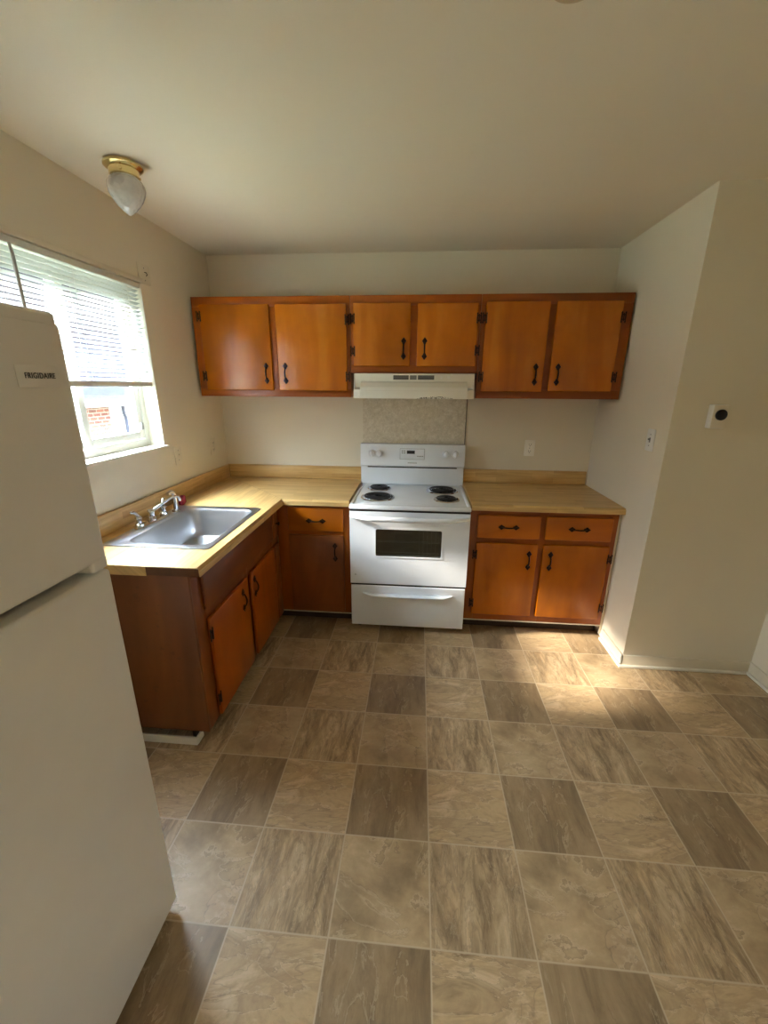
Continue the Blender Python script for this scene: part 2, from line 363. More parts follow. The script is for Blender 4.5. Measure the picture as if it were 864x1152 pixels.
# ------------------------------------------------------------------ mesh builder
class MB:
    def __init__(s): s.bm = bmesh.new()
    def _merge(s, t, m=None):
        if m is not None: bmesh.ops.transform(t, matrix=m, verts=t.verts)
        me = bpy.data.meshes.new('t'); t.to_mesh(me); t.free(); s.bm.from_mesh(me); bpy.data.meshes.remove(me)
        return s
    def box(s, x0, x1, y0, y1, z0, z1, bev=0.0, seg=2, m=None):
        t = bmesh.new(); bmesh.ops.create_cube(t, size=1)
        for v in t.verts:
            v.co = Vector((x0 if v.co.x < 0 else x1, y0 if v.co.y < 0 else y1, z0 if v.co.z < 0 else z1))
        if bev: bmesh.ops.bevel(t, geom=t.edges[:], offset=bev, segments=seg, profile=0.5, affect='EDGES', clamp_overlap=True)
        return s._merge(t, m)
    def lathe(s, prof, c=(0, 0, 0), seg=32, m=None, cap=True):
        t = bmesh.new(); rings = []
        for r, z in prof:
            if r < 1e-6: rings.append([t.verts.new((c[0], c[1], c[2] + z))])
            else: rings.append([t.verts.new((c[0] + r * cos(2 * pi * i / seg), c[1] + r * sin(2 * pi * i / seg), c[2] + z)) for i in range(seg)])
        for a, b in zip(rings, rings[1:]):
            for i in range(seg):
                j = (i + 1) % seg
                if len(a) == 1 and len(b) == 1: continue
                if len(a) == 1: t.faces.new((a[0], b[j], b[i]))
                elif len(b) == 1: t.faces.new((a[i], a[j], b[0]))
                else: t.faces.new((a[i], a[j], b[j], b[i]))
        if cap:
            if len(rings[0]) > 1: t.faces.new(rings[0][::-1])
            if len(rings[-1]) > 1: t.faces.new(rings[-1])
        bmesh.ops.recalc_face_normals(t, faces=t.faces[:])
        return s._merge(t, m)
    def tube(s, pts, rad, seg=10, m=None, flat=1.0, closed=False):
        pts = [Vector(p) for p in pts]; n = len(pts)
        rads = rad if isinstance(rad, (list, tuple)) else [rad] * n
        t = bmesh.new(); rings = []; prev = None
        for i, p in enumerate(pts):
            if closed: d = pts[(i + 1) % n] - pts[i - 1]
            else: d = pts[min(i + 1, n - 1)] - pts[max(i - 1, 0)]
            d.normalize()
            if prev is None:
                ref = Vector((0, 0, 1)) if abs(d.z) < 0.9 else Vector((1, 0, 0))
                a = d.cross(ref).normalized()
            else:
                a = (prev - d * prev.dot(d)).normalized()
            prev = a; b = d.cross(a)
            rings.append([t.verts.new(p + a * rads[i] * cos(2 * pi * k / seg) + b * rads[i] * flat * sin(2 * pi * k / seg)) for k in range(seg)])
        pairs = list(zip(rings, rings[1:])) + ([(rings[-1], rings[0])] if closed else [])
        for a, b in pairs:
            for k in range(seg): t.faces.new((a[k], a[(k + 1) % seg], b[(k + 1) % seg], b[k]))
        if not closed: t.faces.new(rings[0][::-1]); t.faces.new(rings[-1])
        bmesh.ops.recalc_face_normals(t, faces=t.faces[:])
        return s._merge(t, m)
    def prism(s, poly, axis, a, b, bev=0.0, m=None):
        """polygon in the two other axes extruded along axis from a to b"""
        def P(q, h): return {'x': (h, q[0], q[1]), 'y': (q[0], h, q[1]), 'z': (q[0], q[1], h)}[axis]
        t = bmesh.new(); A = [t.verts.new(P(q, a)) for q in poly]; B = [t.verts.new(P(q, b)) for q in poly]
        t.faces.new(A); t.faces.new(B[::-1]); n = len(poly)
        for i in range(n): t.faces.new((A[i], B[i], B[(i + 1) % n], A[(i + 1) % n]))
        bmesh.ops.recalc_face_normals(t, faces=t.faces[:])
        if bev: bmesh.ops.bevel(t, geom=t.edges[:], offset=bev, segments=2, profile=0.5, affect='EDGES', clamp_overlap=True)
        return s._merge(t, m)
    def mesh(s, name):
        me = bpy.data.meshes.new(name); s.bm.to_mesh(me); s.bm.free()
        me.shade_smooth(); me.set_sharp_from_angle(angle=radians(38))
        return me
    def build(s, name, mat, parent=None):
        me = s.mesh(name); me.materials.append(mat)
        o = bpy.data.objects.new(name, me); COL.objects.link(o)
        if parent is not None:
            me.transform(Matrix.Translation(-wloc(parent))); o.parent = parent
        return o

def wloc(o):
    v = Vector(o.location)
    while o.parent is not None: o = o.parent; v += Vector(o.location)
    return v
def box(*a, **k): return MB().box(*a, **k)
def thing(name, label, cat, loc=(0, 0, 0), group=None):
    o = bpy.data.objects.new(name, None); COL.objects.link(o); o.location = loc
    o.empty_display_size = 0.05
    o['label'] = label; o['category'] = cat
    if group: o['group'] = group
    return o
def tag(o, label, cat, group=None):
    o['label'] = label; o['category'] = cat
    if group: o['group'] = group
    return o
def struct(name, mb, mat, parent=None):
    o = mb.build(name, mat, parent)
    if parent is None: o['kind'] = 'structure'
    return o
def place(o, parent, world):
    o.parent = parent; o.location = Vector(world) - wloc(parent); return o
def inst(name, me, parent, world, rot=(0, 0, 0)):
    o = bpy.data.objects.new(name, me); COL.objects.link(o); o.parent = parent
    o.location = Vector(world) - wloc(parent); o.rotation_euler = rot
    return o

# ------------------------------------------------------------------ the room
XR, YJ, XJ, H, YB = 2.768, -0.913, 3.49, 2.467, -4.8
WY0, WY1, WZ0, WZ1 = -1.707, -0.793, 1.25, 2.128
struct('floor', box(-0.14, XJ + 0.12, YB - 0.12, 0.12, -0.06, 0.0), FLOOR)
struct('ceiling', box(-0.14, XJ + 0.12, YB - 0.12, 0.12, H, H + 0.06), CEIL)
struct('wall_back', box(-0.14, XR, 0.0, 0.12, 0, H), WALL)
wl = MB()
RW = (-4.15, -3.9, 1.0, 2.1)  # opening for an added window that brings fill light
wl.box(-0.14, 0, YB, RW[0], 0, H); wl.box(-0.14, 0, RW[1], WY0, 0, H); wl.box(-0.14, 0, RW[0], RW[1], 0, RW[2]); wl.box(-0.14, 0, RW[0], RW[1], RW[3], H); wl.box(-0.14, 0, WY1, 0, 0, H)
wl.box(-0.14, 0, WY0, WY1, 0, WZ0); wl.box(-0.14, 0, WY0, WY1, WZ1, H)
struct('wall_left', wl, WALL)
struct('wall_right', box(XR, XJ + 0.12, YJ, 0.12, 0, H), WALL)
SW = (-4.20, -3.99, 0.9, 2.1)  # second added opening, fill light from the right
wsd = MB()
wsd.box(XJ, XJ + 0.12, YB, SW[0], 0, H); wsd.box(XJ, XJ + 0.12, SW[1], YJ, 0, H)
wsd.box(XJ, XJ + 0.12, SW[0], SW[1], 0, SW[2]); wsd.box(XJ, XJ + 0.12, SW[0], SW[1], SW[3], H)
struct('wall_side', wsd, WALL)
struct('wall_front', box(-0.14, XJ + 0.12, YB - 0.12, YB, 0, H), WALL)
def baseboard(name, x0, x1, y0, y1, nx, ny):
    b = MB(); b.box(x0, x1, y0, y1, 0, 0.078, 0.003)
    o = struct(name, b, TRIMB)
    return o
baseboard('baseboard_right', XR - 0.012, XR, YJ - 0.012, -0.64, -1, 0)
baseboard('baseboard_jut', XR - 0.012, XJ - 0.012, YJ - 0.012, YJ, 0, -1)
baseboard('baseboard_side', XJ - 0.012, XJ, YB, YJ, -1, 0)
struct('trim_1', box(XR - 0.026, XJ - 0.026, YJ - 0.026, YJ - 0.012, 0, 0.018, 0.005), TRIMW)
struct('trim_2', box(XJ - 0.026, XJ - 0.012, YB, YJ - 0.012, 0, 0.018, 0.005), TRIMW)
struct('trim_3', box(XR - 0.026, XR - 0.012, YJ - 0.012, -0.64, 0, 0.018, 0.005), TRIMW)

# window
win = bpy.data.objects.new('window_1', None); COL.objects.link(win); win.location = (-0.08, -1.25, WZ0); win['kind'] = 'structure'
fr = MB()
X0, X1 = -0.135, -0.081
fr.box(X0, X1, WY0, WY0 + 0.035, WZ0, WZ1, 0.003); fr.box(X0, X1, WY1 - 0.035, WY1, WZ0, WZ1, 0.003)
fr.box(X0, X1, WY0 + 0.035, WY1 - 0.035, WZ0, WZ0 + 0.055, 0.003); fr.box(X0, X1, WY0 + 0.035, WY1 - 0.035, WZ1 - 0.04, WZ1, 0.003)
fr.build('window_frame', VINYL, win)
def sash(y0, y1, x0, x1):
    s = MB(); t = 0.042
    z0, z1 = WZ0 + 0.058, WZ1 - 0.043
    s.box(x0, x1, y0, y0 + t, z0, z1, 0.003); s.box(x0, x1, y1 - t, y1, z0, z1, 0.003)
    s.box(x0, x1, y0 + t, y1 - t, z0, z0 + t, 0.003); s.box(x0, x1, y0 + t, y1 - t, z1 - t, z1, 0.003)
    o = s.build('sash', VINYL, win)
    xm = (x0 + x1) / 2
    box(xm - 0.002, xm + 0.002, y0 + t - 0.004, y1 - t + 0.004, z0 + t - 0.004, z1 - t + 0.004).build('pane', PANE, o)
    return o
sash(WY0 + 0.037, -1.232, -0.132, -0.110)
rs = sash(-1.272, WY1 - 0.037, -0.108, -0.086)
box(-0.086, -0.072, -0.866, -0.846, 1.36, 1.40, 0.003).build('latch', GREY, rs)
rv = MB()
rv.box(-0.081, -0.001, WY1 - 0.004, WY1, WZ0 + 0.014, WZ1); rv.box(-0.081, -0.001, WY0, WY0 + 0.004, WZ0 + 0.014, WZ1)
rv.build('reveal', TRIMW, win)
box(-0.081, 0.018, WY0 - 0.02, WY1 + 0.02, WZ0, WZ0 + 0.014, 0.004).build('sill', TRIMW, win)
struct('trim_4', box(0.0, 0.008, WY0 - 0.01, WY1 + 0.01, WZ1 - 0.002, WZ1 + 0.022, 0.003), TRIMB)

# two unseen windows added behind the camera to light the foreground
def added_window(name, x0, x1, W):
    w2 = bpy.data.objects.new(name, None); COL.objects.link(w2); w2.location = ((x0 + x1) / 2, (W[0] + W[1]) / 2, W[2]); w2['kind'] = 'structure'
    fr = MB()
    fr.box(x0, x1, W[0], W[0] + 0.04, W[2], W[3], 0.003); fr.box(x0, x1, W[1] - 0.04, W[1], W[2], W[3], 0.003)
    fr.box(x0, x1, W[0] + 0.04, W[1] - 0.04, W[2], W[2] + 0.05, 0.003); fr.box(x0, x1, W[0] + 0.04, W[1] - 0.04, W[3] - 0.05, W[3], 0.003)
    fr.box(x0 + 0.01, x1 - 0.01, W[0] + 0.04, W[1] - 0.04, 1.48, 1.53, 0.003)
    fr.build('window_frame', VINYL, w2)
    xm = (x0 + x1) / 2
    box(xm - 0.002, xm + 0.002, W[0] + 0.03, W[1] - 0.03, W[2] + 0.04, W[3] - 0.04).build('pane', PANE, w2)
added_window('added_window_left', X0, X1, RW)
added_window('added_window_right', XJ + 0.05, XJ + 0.10, SW)

struct('sky_blocker', box(-0.30, -0.145, -14, 10, H + 0.1, 10.0), BRICK)  # unseen tall wall added to keep sky light off the neighbour's facade

# neighbour's house and ground outside
struct('ground', box(-30, -0.16, -25, 25, -1.2, -1.1), GROUND)
nh = thing('neighbor_house', 'brick house next door with grey upper storey seen through the window gap', 'house', (-5.3, 5.0, -1.1))
box(-8.0, -5.0, 2.6, 5.30, -1.1, 1.16).build('brick_wall', BRICK, nh)
box(-8.0, -5.0, 5.30, 11.0, -1.1, 1.16).build('siding_wall', SIDING, nh)
box(-8.2, -4.85, 2.3, 11.2, 1.17, 1.29, 0.01).build('fascia', SIDING, nh)
box(-8.0, -5.02, 2.6, 11.0, 1.291, 4.2).build('upper_wall', SHING, nh)
MB().prism([(-4.1, 4.15), (-4.1, 4.28), (-6.5, 5.5), (-8.9, 4.28), (-8.9, 4.15)], 'y', 2.3, 11.2).build('shading_roof', SHING, nh)  # out of view, eaves widened to shade the upper wall
MB().tube([(-4.92, 5.62, 1.16), (-4.92, 5.62, 1.02), (-4.96, 5.72, 0.9), (-4.96, 5.72, -1.1)], 0.035).build('downspout', SHING, nh)

# ------------------------------------------------------------------ hardware
def pull_mesh():
    """spade-ended arched pull, 125 mm long on z, standing out on -y"""
    b = MB()
    for s in (1, -1):
        d = [(0, 0.068 * s), (0.007, 0.059 * s), (0.0175, 0.045 * s), (0.010, 0.036 * s), (0.006, 0.026 * s), (-0.006, 0.026 * s), (-0.010, 0.036 * s), (-0.0175, 0.045 * s), (-0.007, 0.059 * s)]
        b.prism(d, 'y', -0.004, -0.0003, 0.0012)
        b.lathe([(0.0035, 0), (0.0035, 0.004), (0, 0.0055)], m=Matrix.Translation((0, -0.004, 0.047 * s)) @ Matrix.Rotation(pi / 2, 4, 'X'), seg=10)
    pts = [(0, -0.003 - 0.017 * sin(pi * i / 12) ** 0.75, -0.040 + 0.080 * i / 12) for i in range(13)]
    b.tube(pts, [0.0032 + 0.0018 * sin(pi * i / 12) for i in range(13)], 8)
    me = b.mesh('pull'); me.materials.append(BRONZE); return me
def hinge_mesh():
    """H hinge with pointed leaf ends, 62 mm on z, both leaves on the face"""
    b = MB()
    for s, y in ((1, 0.0), (-1, 0.0)):
        x = 0.011 * s
        b.prism([(x, 0.034), (x + 0.005, 0.026), (x + 0.003, 0.018), (x + 0.004, 0.0), (x + 0.003, -0.018), (x + 0.005, -0.026), (x, -0.034), (x - 0.005, -0.026), (x - 0.003, -0.018), (x - 0.004, 0.0), (x - 0.003, 0.018), (x - 0.005, 0.026)], 'y', -0.0035, -0.0003, 0.0008)
    b.box(-0.011, 0.011, -0.003, -0.0003, -0.016, -0.010); b.box(-0.011, 0.011, -0.003, -0.0003, 0.010, 0.016)
    b.tube([(0, -0.004, -0.022), (0, -0.004, 0.022)], 0.0036, 8)
    me = b.mesh('hinge'); me.materials.append(BRONZE); return me
PULL, HINGE = pull_mesh(), hinge_mesh()
RZ = {'-y': 0.0, '+x': pi / 2}
def pull(parent, p, face='-y', horiz=False):
    rot = (0, pi / 2, 0) if (horiz and face == '-y') else ((0, 0, pi / 2) if not horiz and face == '+x' else ((pi / 2, 0, pi / 2) if horiz else (0, 0, 0)))
    if horiz and face == '+x':
        o = inst('handle', PULL, parent, p); o.rotation_euler = (Matrix.Rotation(pi / 2, 3, 'Z') @ Matrix.Rotation(pi / 2, 3, 'Y')).to_euler(); return o
    return inst('handle', PULL, parent, p, rot)
def hinge(parent, p, face='-y'): return inst('hinge', HINGE, parent, p, (0, 0, RZ[face]))

def slab(face, a0, a1, z0, z1, base, thick, bev=0.005):
    """a door or drawer front standing proud of the face plane"""
    if face == '-y': return box(a0, a1, base - thick, base - 0.001, z0, z1, bev, 3)
    return box(base + 0.001, base + thick, a0, a1, z0, z1, bev, 3)

# ------------------------------------------------------------------ upper cabinets
UF = -0.328
def carcass_upper(root, x0, x1, z0, z1, openings, endl=False, endr=False):
    t = 0.016
    body = MB()
    body.box(x0, x0 + t, UF + 0.019, -0.002, z0, z1); body.box(x1 - t, x1, UF + 0.019, -0.002, z0, z1)
    body.box(x0 + t, x1 - t, UF + 0.019, -0.002, z0, z0 + t); body.box(x0 + t, x1 - t, UF + 0.019, -0.002, z1 - t, z1)
    body.box(x0 + t, x1 - t, -0.010, -0.002, z0 + t, z1 - t)
    body.build('carcass', FRAMZ, root)
    f = MB(); xs = [x0] + [v for o in openings for v in (o[0] + 0.012, o[1] - 0.012)] + [x1]
    zt = openings[0][3] - 0.012; zb = openings[0][2] + 0.012
    for i in range(0, len(xs), 2): f.box(xs[i], xs[i + 1], UF, UF + 0.0185, zb, zt, 0.001)
    f.box(x0, x1, UF, UF + 0.0185, zt, z1, 0.001); f.box(x0, x1, UF, UF + 0.0185, z0, zb, 0.001)
    f.build('face_frame', FRAMX, root)
def upper(name, label, x0, x1, z0, z1, doors):
    root = thing(name, label, 'cabinet', ((x0 + x1) / 2, 0, z0), 'wall cabinets above the counter')
    carcass_upper(root, x0, x1, z0, z1, [d[:4] for d in doors])
    for a0, a1, zz0, zz1, hx, hz, gx, gz in doors:
        d = slab('-y', a0, a1, zz0, zz1, UF, 0.019).build('door', DOORZ, root)
        pull(d, (hx, UF - 0.019, hz))
        for g in gz: hinge(d, (gx, UF - 0.0195, g))
    return root
upper('wall_cabinet', 'two-door wooden wall cabinet at the left, beside the window wall', 0.022, 1.052, 1.536, 2.146,
      [(0.078, 0.535, 1.577, 2.099, 0.495, 1.683, 0.072, (2.03, 1.665)), (0.576, 1.031, 1.577, 2.097, 0.623, 1.683, 1.036, (2.005, 1.665))])
upper('wall_cabinet', 'short two-door wooden wall cabinet directly above the range hood', 1.054, 1.864, 1.690, 2.146,
      [(1.074, 1.435, 1.731, 2.100, 1.394, 1.835, 1.070, (2.01, 1.82)), (1.478, 1.848, 1.731, 2.096, 1.526, 1.835, 1.853, (2.01, 1.825))])
upper('wall_cabinet', 'two-door wooden wall cabinet at the right, beside the cream side wall', 1.866, 2.757, 1.536, 2.146,
      [(1.892, 2.272, 1.579, 2.101, 2.222, 1.683, 1.887, (2.01, 1.668)), (2.312, 2.694, 1.584, 2.101, 2.357, 1.683, 2.700, (2.01, 1.670))])

# ------------------------------------------------------------------ range hood
hood = thing('range_hood', 'almond range hood under the short cabinet above the stove', 'range hood', (1.468, 0, 1.532))
hx0, hx1 = 1.085, 1.842
h = MB()
h.box(hx0, hx1, -0.40, -0.004, 1.60, 1.685, 0.004)                                     # upper box
h.prism([(-0.395, 1.640), (-0.43, 1.628), (-0.462, 1.602), (-0.47, 1.58), (-0.40, 1.58), (-0.395, 1.60)], 'x', hx0 + 0.045, hx1 - 0.045, 0.002)   # rounded visor
h.build('hood_body', ALMOND, hood)
box(hx0 + 0.045, hx1 - 0.045, -0.472, -0.464, 1.534, 1.581, 0.002).build('front_lip', LIP, hood)
for s in (0, 1):
    xa, xb = (hx0, hx0 + 0.006) if s == 0 else (hx1 - 0.006, hx1)
    e = MB(); e.prism([(-0.004, 1.534), (-0.44, 1.534), (-0.44, 1.56), (-0.402, 1.655), (-0.402, 1.684), (-0.004, 1.684)], 'x', xa - 0.0005, xb + 0.0005, 0.001)
    c0, c1 = (hx0 + 0.003, hx0 + 0.046) if s == 0 else (hx1 - 0.046, hx1 - 0.003)
    o_, i_ = (c0, c1) if s == 0 else (c1, c0)
    # gusset from end cap to lip
    e.prism([(o_, -0.40), (o_, -0.44), (i_, -0.47), (i_, -0.40)], 'z', 1.534, 1.585)
    e.build('end_cap', ALMOND, hood)
for a, b_ in ((1.335, 1.432), (1.440, 1.482), (1.490, 1.592)):
    g = MB(); g.box(a, b_, -0.402, -0.4005, 1.648, 1.674); 
    o = g.build('vent_slot', SLOT if a != 1.440 else GREY, hood)
    if a != 1.440:
        q = MB()
        for i in range(3): q.box(a, b_, -0.4045, -0.4022, 1.651 + i * 0.008, 1.655 + i * 0.008)
        q.build('louver', GREY, o)
for x in (1.637, 1.683):
    MB().lathe([(0.010, 0), (0.010, 0.006), (0.008, 0.008), (0, 0.008)], m=Matrix.Translation((x, -0.4005, 1.663)) @ Matrix.Rotation(pi / 2, 4, 'X'), seg=16).build('switch', PLATEW, hood)

# splash panel
sp = box(1.087, 1.848, -0.006, -0.001, 1.03, 1.532).build('splash_panel', LAMI)
tag(sp, 'mottled beige laminate splash panel on the wall between stove and hood', 'panel')
# dark edge strip
es = box(1.8485, 1.8525, -0.008, -0.001, 1.03, 1.532).build('edge_strip', SLOT)
es.parent = sp

# ------------------------------------------------------------------ stove
SX0, SX1, SF = 1.084, 1.842, -0.683
st = thing('stove', 'white freestanding electric coil stove between the two counters', 'stove', (1.463, -0.34, 0))
body = MB(); body.box(SX0, SX1, -0.640, -0.03, 0.045, 0.868, 0.004)
body.build('body', BLACK, st)  # black so the gaps round door and drawer read as shadow lines
ct = MB()
ct.box(SX0 - 0.001, SX1 + 0.001, SF - 0.007, -0.075, 0.869, 0.893, 0.008, 3)
ct.box(SX0 + 0.0, SX0 + 0.022, SF + 0.03, -0.08, 0.888, 0.900, 0.005); ct.box(SX1 - 0.022, SX1, SF + 0.03, -0.08, 0.888, 0.900, 0.005)
ct.box(SX0 + 0.002, SX1 - 0.002, SF - 0.004, SF + 0.020, 0.888, 0.898, 0.004)
ct.build('cooktop', ENAMEL, st)
def burner(x, y, r, turns):
    o = MB().lathe([(r * 0.16, 0.0012), (r * 0.75, 0.0014), (r * 0.93, 0.004), (r * 1.0, 0.0075), (r * 1.10, 0.0055), (r * 1.14, 0.0008), (r * 1.05, 0.0006)], (x, y, 0.8932), 40).build('drip_bowl', CHROME, st)
    n = int(turns * 28); pts = []
    for i in range(n + 1):
        t = i / n; a = 2 * pi * turns * t; rr = r * (0.20 + 0.72 * t)
        pts.append((x + rr * cos(a), y + rr * sin(a), 0.8932 + 0.0125))
    pts.append((x + r * 0.95 * cos(a + .05), y + r * 0.95 * sin(a + .05), 0.8932 + 0.006))
    MB().tube(pts, 0.0058, 7, flat=0.75).build('coil', CHARC, o)
    sup = MB()
    for k in range(3):
        m = Matrix.Translation((x, y, 0.8932)) @ Matrix.Rotation(k * 2 * pi / 3 + 0.5, 4, 'Z')
        sup.box(0.01, r * 0.92, -0.0015, 0.0015, 0.0042, 0.0085, m=m)
    sup.build('coil_support', CHROME, o)
burner(1.232, -0.215, 0.075, 4); burner(1.245, -0.470, 0.100, 5)
burner(1.684, -0.245, 0.100, 5); burner(1.702, -0.490, 0.075, 4)
bgd = MB()
bgd.prism([(-0.030, 0.870), (-0.072, 0.893), (-0.072, 1.030), (-0.100, 1.036), (-0.104, 1.045), (-0.098, 1.190), (-0.090, 1.199), (-0.030, 1.199)], 'x', SX0 - 0.006, SX1 + 0.006, 0.003)
bg_o = bgd.build('backguard', ENAMEL, st)
box(SX0 + 0.045, SX1 - 0.045, -0.0745, -0.0722, 1.021, 1.029).build('vent_slot', SLOT, bg_o)
def knob(x, z):
    m = Matrix.Translation((x, -0.1035, z)) @ Matrix.Rotation(pi / 2 - 0.04, 4, 'X')
    k = MB(); k.lathe([(0.026, -0.0), (0.026, 0.006), (0.022, 0.009), (0.020, 0.026), (0.018, 0.028), (0, 0.028)], seg=28, m=m)
    k.box(-0.006, 0.006, -0.025, 0.025, 0.008, 0.037, 0.003, m=m)
    k.build('knob', ENAMEL, bg_o)
for x in (1.166, 1.218, 1.709, 1.779): knob(x, 1.133)
MB().box(1.374, 1.374 + 0.178, -0.1045, -0.1010, 1.092, 1.168, 0.0015).build('clock_panel', ENAMEL, bg_o)
fr_ = MB()
for (a, b_, c_, d_) in ((1.374, 1.552, 1.168, 1.1695), (1.374, 1.552, 1.0905, 1.092), (1.3725, 1.374, 1.0905, 1.1695), (1.552, 1.5535, 1.0905, 1.1695)):
    fr_.box(a, b_, -0.1052, -0.1015, c_, d_)
fr_.build('panel_border', GREY, bg_o)
box(1.424, 1.482, -0.1062, -0.1046, 1.132, 1.156).build('clock_display', BLACK, bg_o)
for i in range(2):
    for j in range(2): box(1.386 + i * 0.016, 1.396 + i * 0.016, -0.1055, -0.1046, 1.134 + j * 0.014, 1.142 + j * 0.014).build('button', GREY, bg_o)
for i in range(4): box(1.50 + i * 0.012, 1.508 + i * 0.012, -0.1055, -0.1046, 1.112, 1.118).build('button', GREY, bg_o)
box(1.432, 1.500, -0.1040, -0.1030, 1.062, 1.066).build('badge', GREY, bg_o)
box(SX0 + 0.006, SX1 - 0.006, -0.684, -0.6405, 0.8565, 0.8685).build('gap_shade', BLACK, st)  # black strip standing in for the shade under the cooktop lip
box(SX0 + 0.006, SX1 - 0.006, -0.682, -0.6405, 0.3465, 0.3595).build('gap_shade', BLACK, st)  # likewise, shade of the gap between door and drawer
# oven door with window
dz0, dz1 = 0.360, 0.856
wx0, wx1, wz0, wz1 = 1.250, 1.672, 0.557, 0.744
od = MB()
Yf, Yb = SF - 0.004, -0.642
def holed(b, x0, x1, z0, z1, hx0, hx1, hz0, hz1, y0, y1, r=0.012, bev=0.006):
    """front plate with a round-cornered opening"""
    t = bmesh.new(); n = 6; inner = []; outer = []
    cs = [(hx1 - r, hz1 - r, 0), (hx0 + r, hz1 - r, 1), (hx0 + r, hz0 + r, 2), (hx1 - r, hz0 + r, 3)]
    oc = [(x1, z1), (x0, z1), (x0, z0), (x1, z0)]
    for (cx, cz, q), o in zip(cs, oc):
        for i in range(n + 1):
            a = pi / 2 * (q + i / n); inner.append((cx + r * cos(a), cz + r * sin(a))); outer.append(o)
    N = len(inner); R = []
    for y in (y0, y1):
        iv = [t.verts.new((x, y, z)) for x, z in inner]
        ov = {}
        for o in oc: ov[o] = t.verts.new((o[0], y, o[1]))
        R.append((iv, ov))
        for i in range(N):
            j = (i + 1) % N; a, c = ov[outer[i]], ov[outer[j]]
            if a is c: t.faces.new((iv[i], iv[j], a))
            else: t.faces.new((iv[i], iv[j], c, a))
    for i in range(N):
        j = (i + 1) % N; t.faces.new((R[0][0][i], R[0][0][j], R[1][0][j], R[1][0][i]))
    for i in range(4):
        a, c = oc[i], oc[(i + 1) % 4]; t.faces.new((R[0][1][a], R[0][1][c], R[1][1][c], R[1][1][a]))
    bmesh.ops.recalc_face_normals(t, faces=t.faces[:])
    b._merge(t)
holed(od, SX0 + 0.002, SX1 - 0.002, dz0, dz1, wx0, wx1, wz0, wz1, Yf, Yb)
door = od.build('oven_door', ENAMEL, st)
wf = MB(); holed(wf, wx0 - 0.008, wx1 + 0.008, wz0 - 0.008, wz1 + 0.008, wx0 + 0.002, wx1 - 0.002, wz0 + 0.002, wz1 - 0.002, Yf - 0.0022, Yf - 0.0002, 0.012)
wf.build('window_rim', ENAMEL, door)
box(wx0 + 0.001, wx1 - 0.001, Yf + 0.004, Yf + 0.007, wz0 + 0.001, wz1 - 0.001).build('window_glass', OVENG, door)
box(wx0 + 0.001, wx1 - 0.001, -0.650, -0.646, wz0 + 0.001, wz1 - 0.001).build('oven_interior', OVENI, door)
rk = MB()
for z in (0.660, 0.652, 0.582): rk.tube([(wx0 + 0.01, Yf + 0.014, z), (wx1 - 0.01, Yf + 0.014, z)], 0.0018, 6)
for i in range(14): rk.tube([(wx0 + 0.03 + i * 0.028, Yf + 0.018, 0.585), (wx0 + 0.03 + i * 0.028, Yf + 0.018, 0.582), (wx0 + 0.03 + i * 0.028, -0.652, 0.576)], 0.0014, 6)
for i in range(5): rk.tube([(1.53 + i * 0.026, Yf + 0.02, 0.565), (1.53 + i * 0.026, Yf + 0.02, 0.735)], 0.0012, 6)
rk.build('oven_rack', RACK, door)
hp = []
for i in range(25):
    t = i / 24; s = sin(pi * t)
    hp.append((SX0 + 0.012 + (SX1 - SX0 - 0.024) * t, Yf - 0.004 - 0.046 * min(1, s * 2.0) ** 0.8, 0.826 - 0.004 * s))
MB().tube(hp, [0.012 + 0.004 * min(1, sin(pi * i / 24) * 2) for i in range(25)], 12, flat=1.05).build('handle', ENAMEL, door)
box(1.118, 1.122, Yf - 0.0012, Yf - 0.0002, 0.418, 0.426).build('scuff', SLOT, door)
dr = MB(); dr.box(SX0 + 0.004, SX1 - 0.004, SF - 0.004, -0.642, 0.048, 0.346, 0.006, 3)
drw = dr.build('drawer', ENAMEL, st)
hp = []
for i in range(21):
    t = i / 20; s = sin(pi * t)
    hp.append((1.170 + 0.585 * t, SF - 0.006 - 0.013 * min(1, s * 3), 0.292 - 0.010 * min(1, s * 4)))
MB().tube(hp, [0.006 + 0.012 * min(1, sin(pi * i / 20) * 3) for i in range(21)], 12, flat=0.55).build('handle', ENAMEL, drw)
for x in (SX0 + 0.05, SX1 - 0.05):
    for y in (-0.60, -0.09):
        MB().lathe([(0.018, 0.0005), (0.018, 0.012), (0.010, 0.014), (0.010, 0.045)], (x, y, 0), 16).build('foot', BLACK, st)

# ------------------------------------------------------------------ base cabinets
BF = -0.611
CT = 0.872   # underside of worktops
# right base cabinet
rx0, rx1 = 1.848, 2.752
rb = thing('base_cabinet', 'wooden base cabinet right of the stove with two drawers and two doors', 'cabinet', (2.3, -0.3, 0), 'base cabinets under the worktops')
c = MB(); t = 0.016
c.box(rx0, rx0 + t, BF + 0.019, -0.004, 0.09, CT - 0.001); c.box(rx1 - t, rx1, BF + 0.019, -0.004, 0.09, CT - 0.001)
c.box(rx0 + t, rx1 - t, BF + 0.019, -0.004, 0.09, 0.106); c.box(rx0 + t, rx1 - t, -0.012, -0.004, 0.106, CT - 0.001)
c.build('carcass', FRAMZ, rb)
f = MB()
for a, b_ in ((rx0, 1.908), (2.264, 2.334), (2.706, rx1)): f.box(a, b_, BF, BF + 0.0185, 0.09, CT - 0.001, 0.001)
for a, b_ in ((1.908, 2.264), (2.334, 2.706)):
    f.box(a, b_, BF, BF + 0.0185, 0.09, 0.152); f.box(a, b_, BF, BF + 0.0185, 0.634, 0.702); f.box(a, b_, BF, BF + 0.0185, 0.822, CT - 0.001)
f.build('face_frame', FRAMX, rb)
box(rx0, rx1, -0.545, -0.530, 0.001, 0.089).build('toe_kick', TOEM, rb)
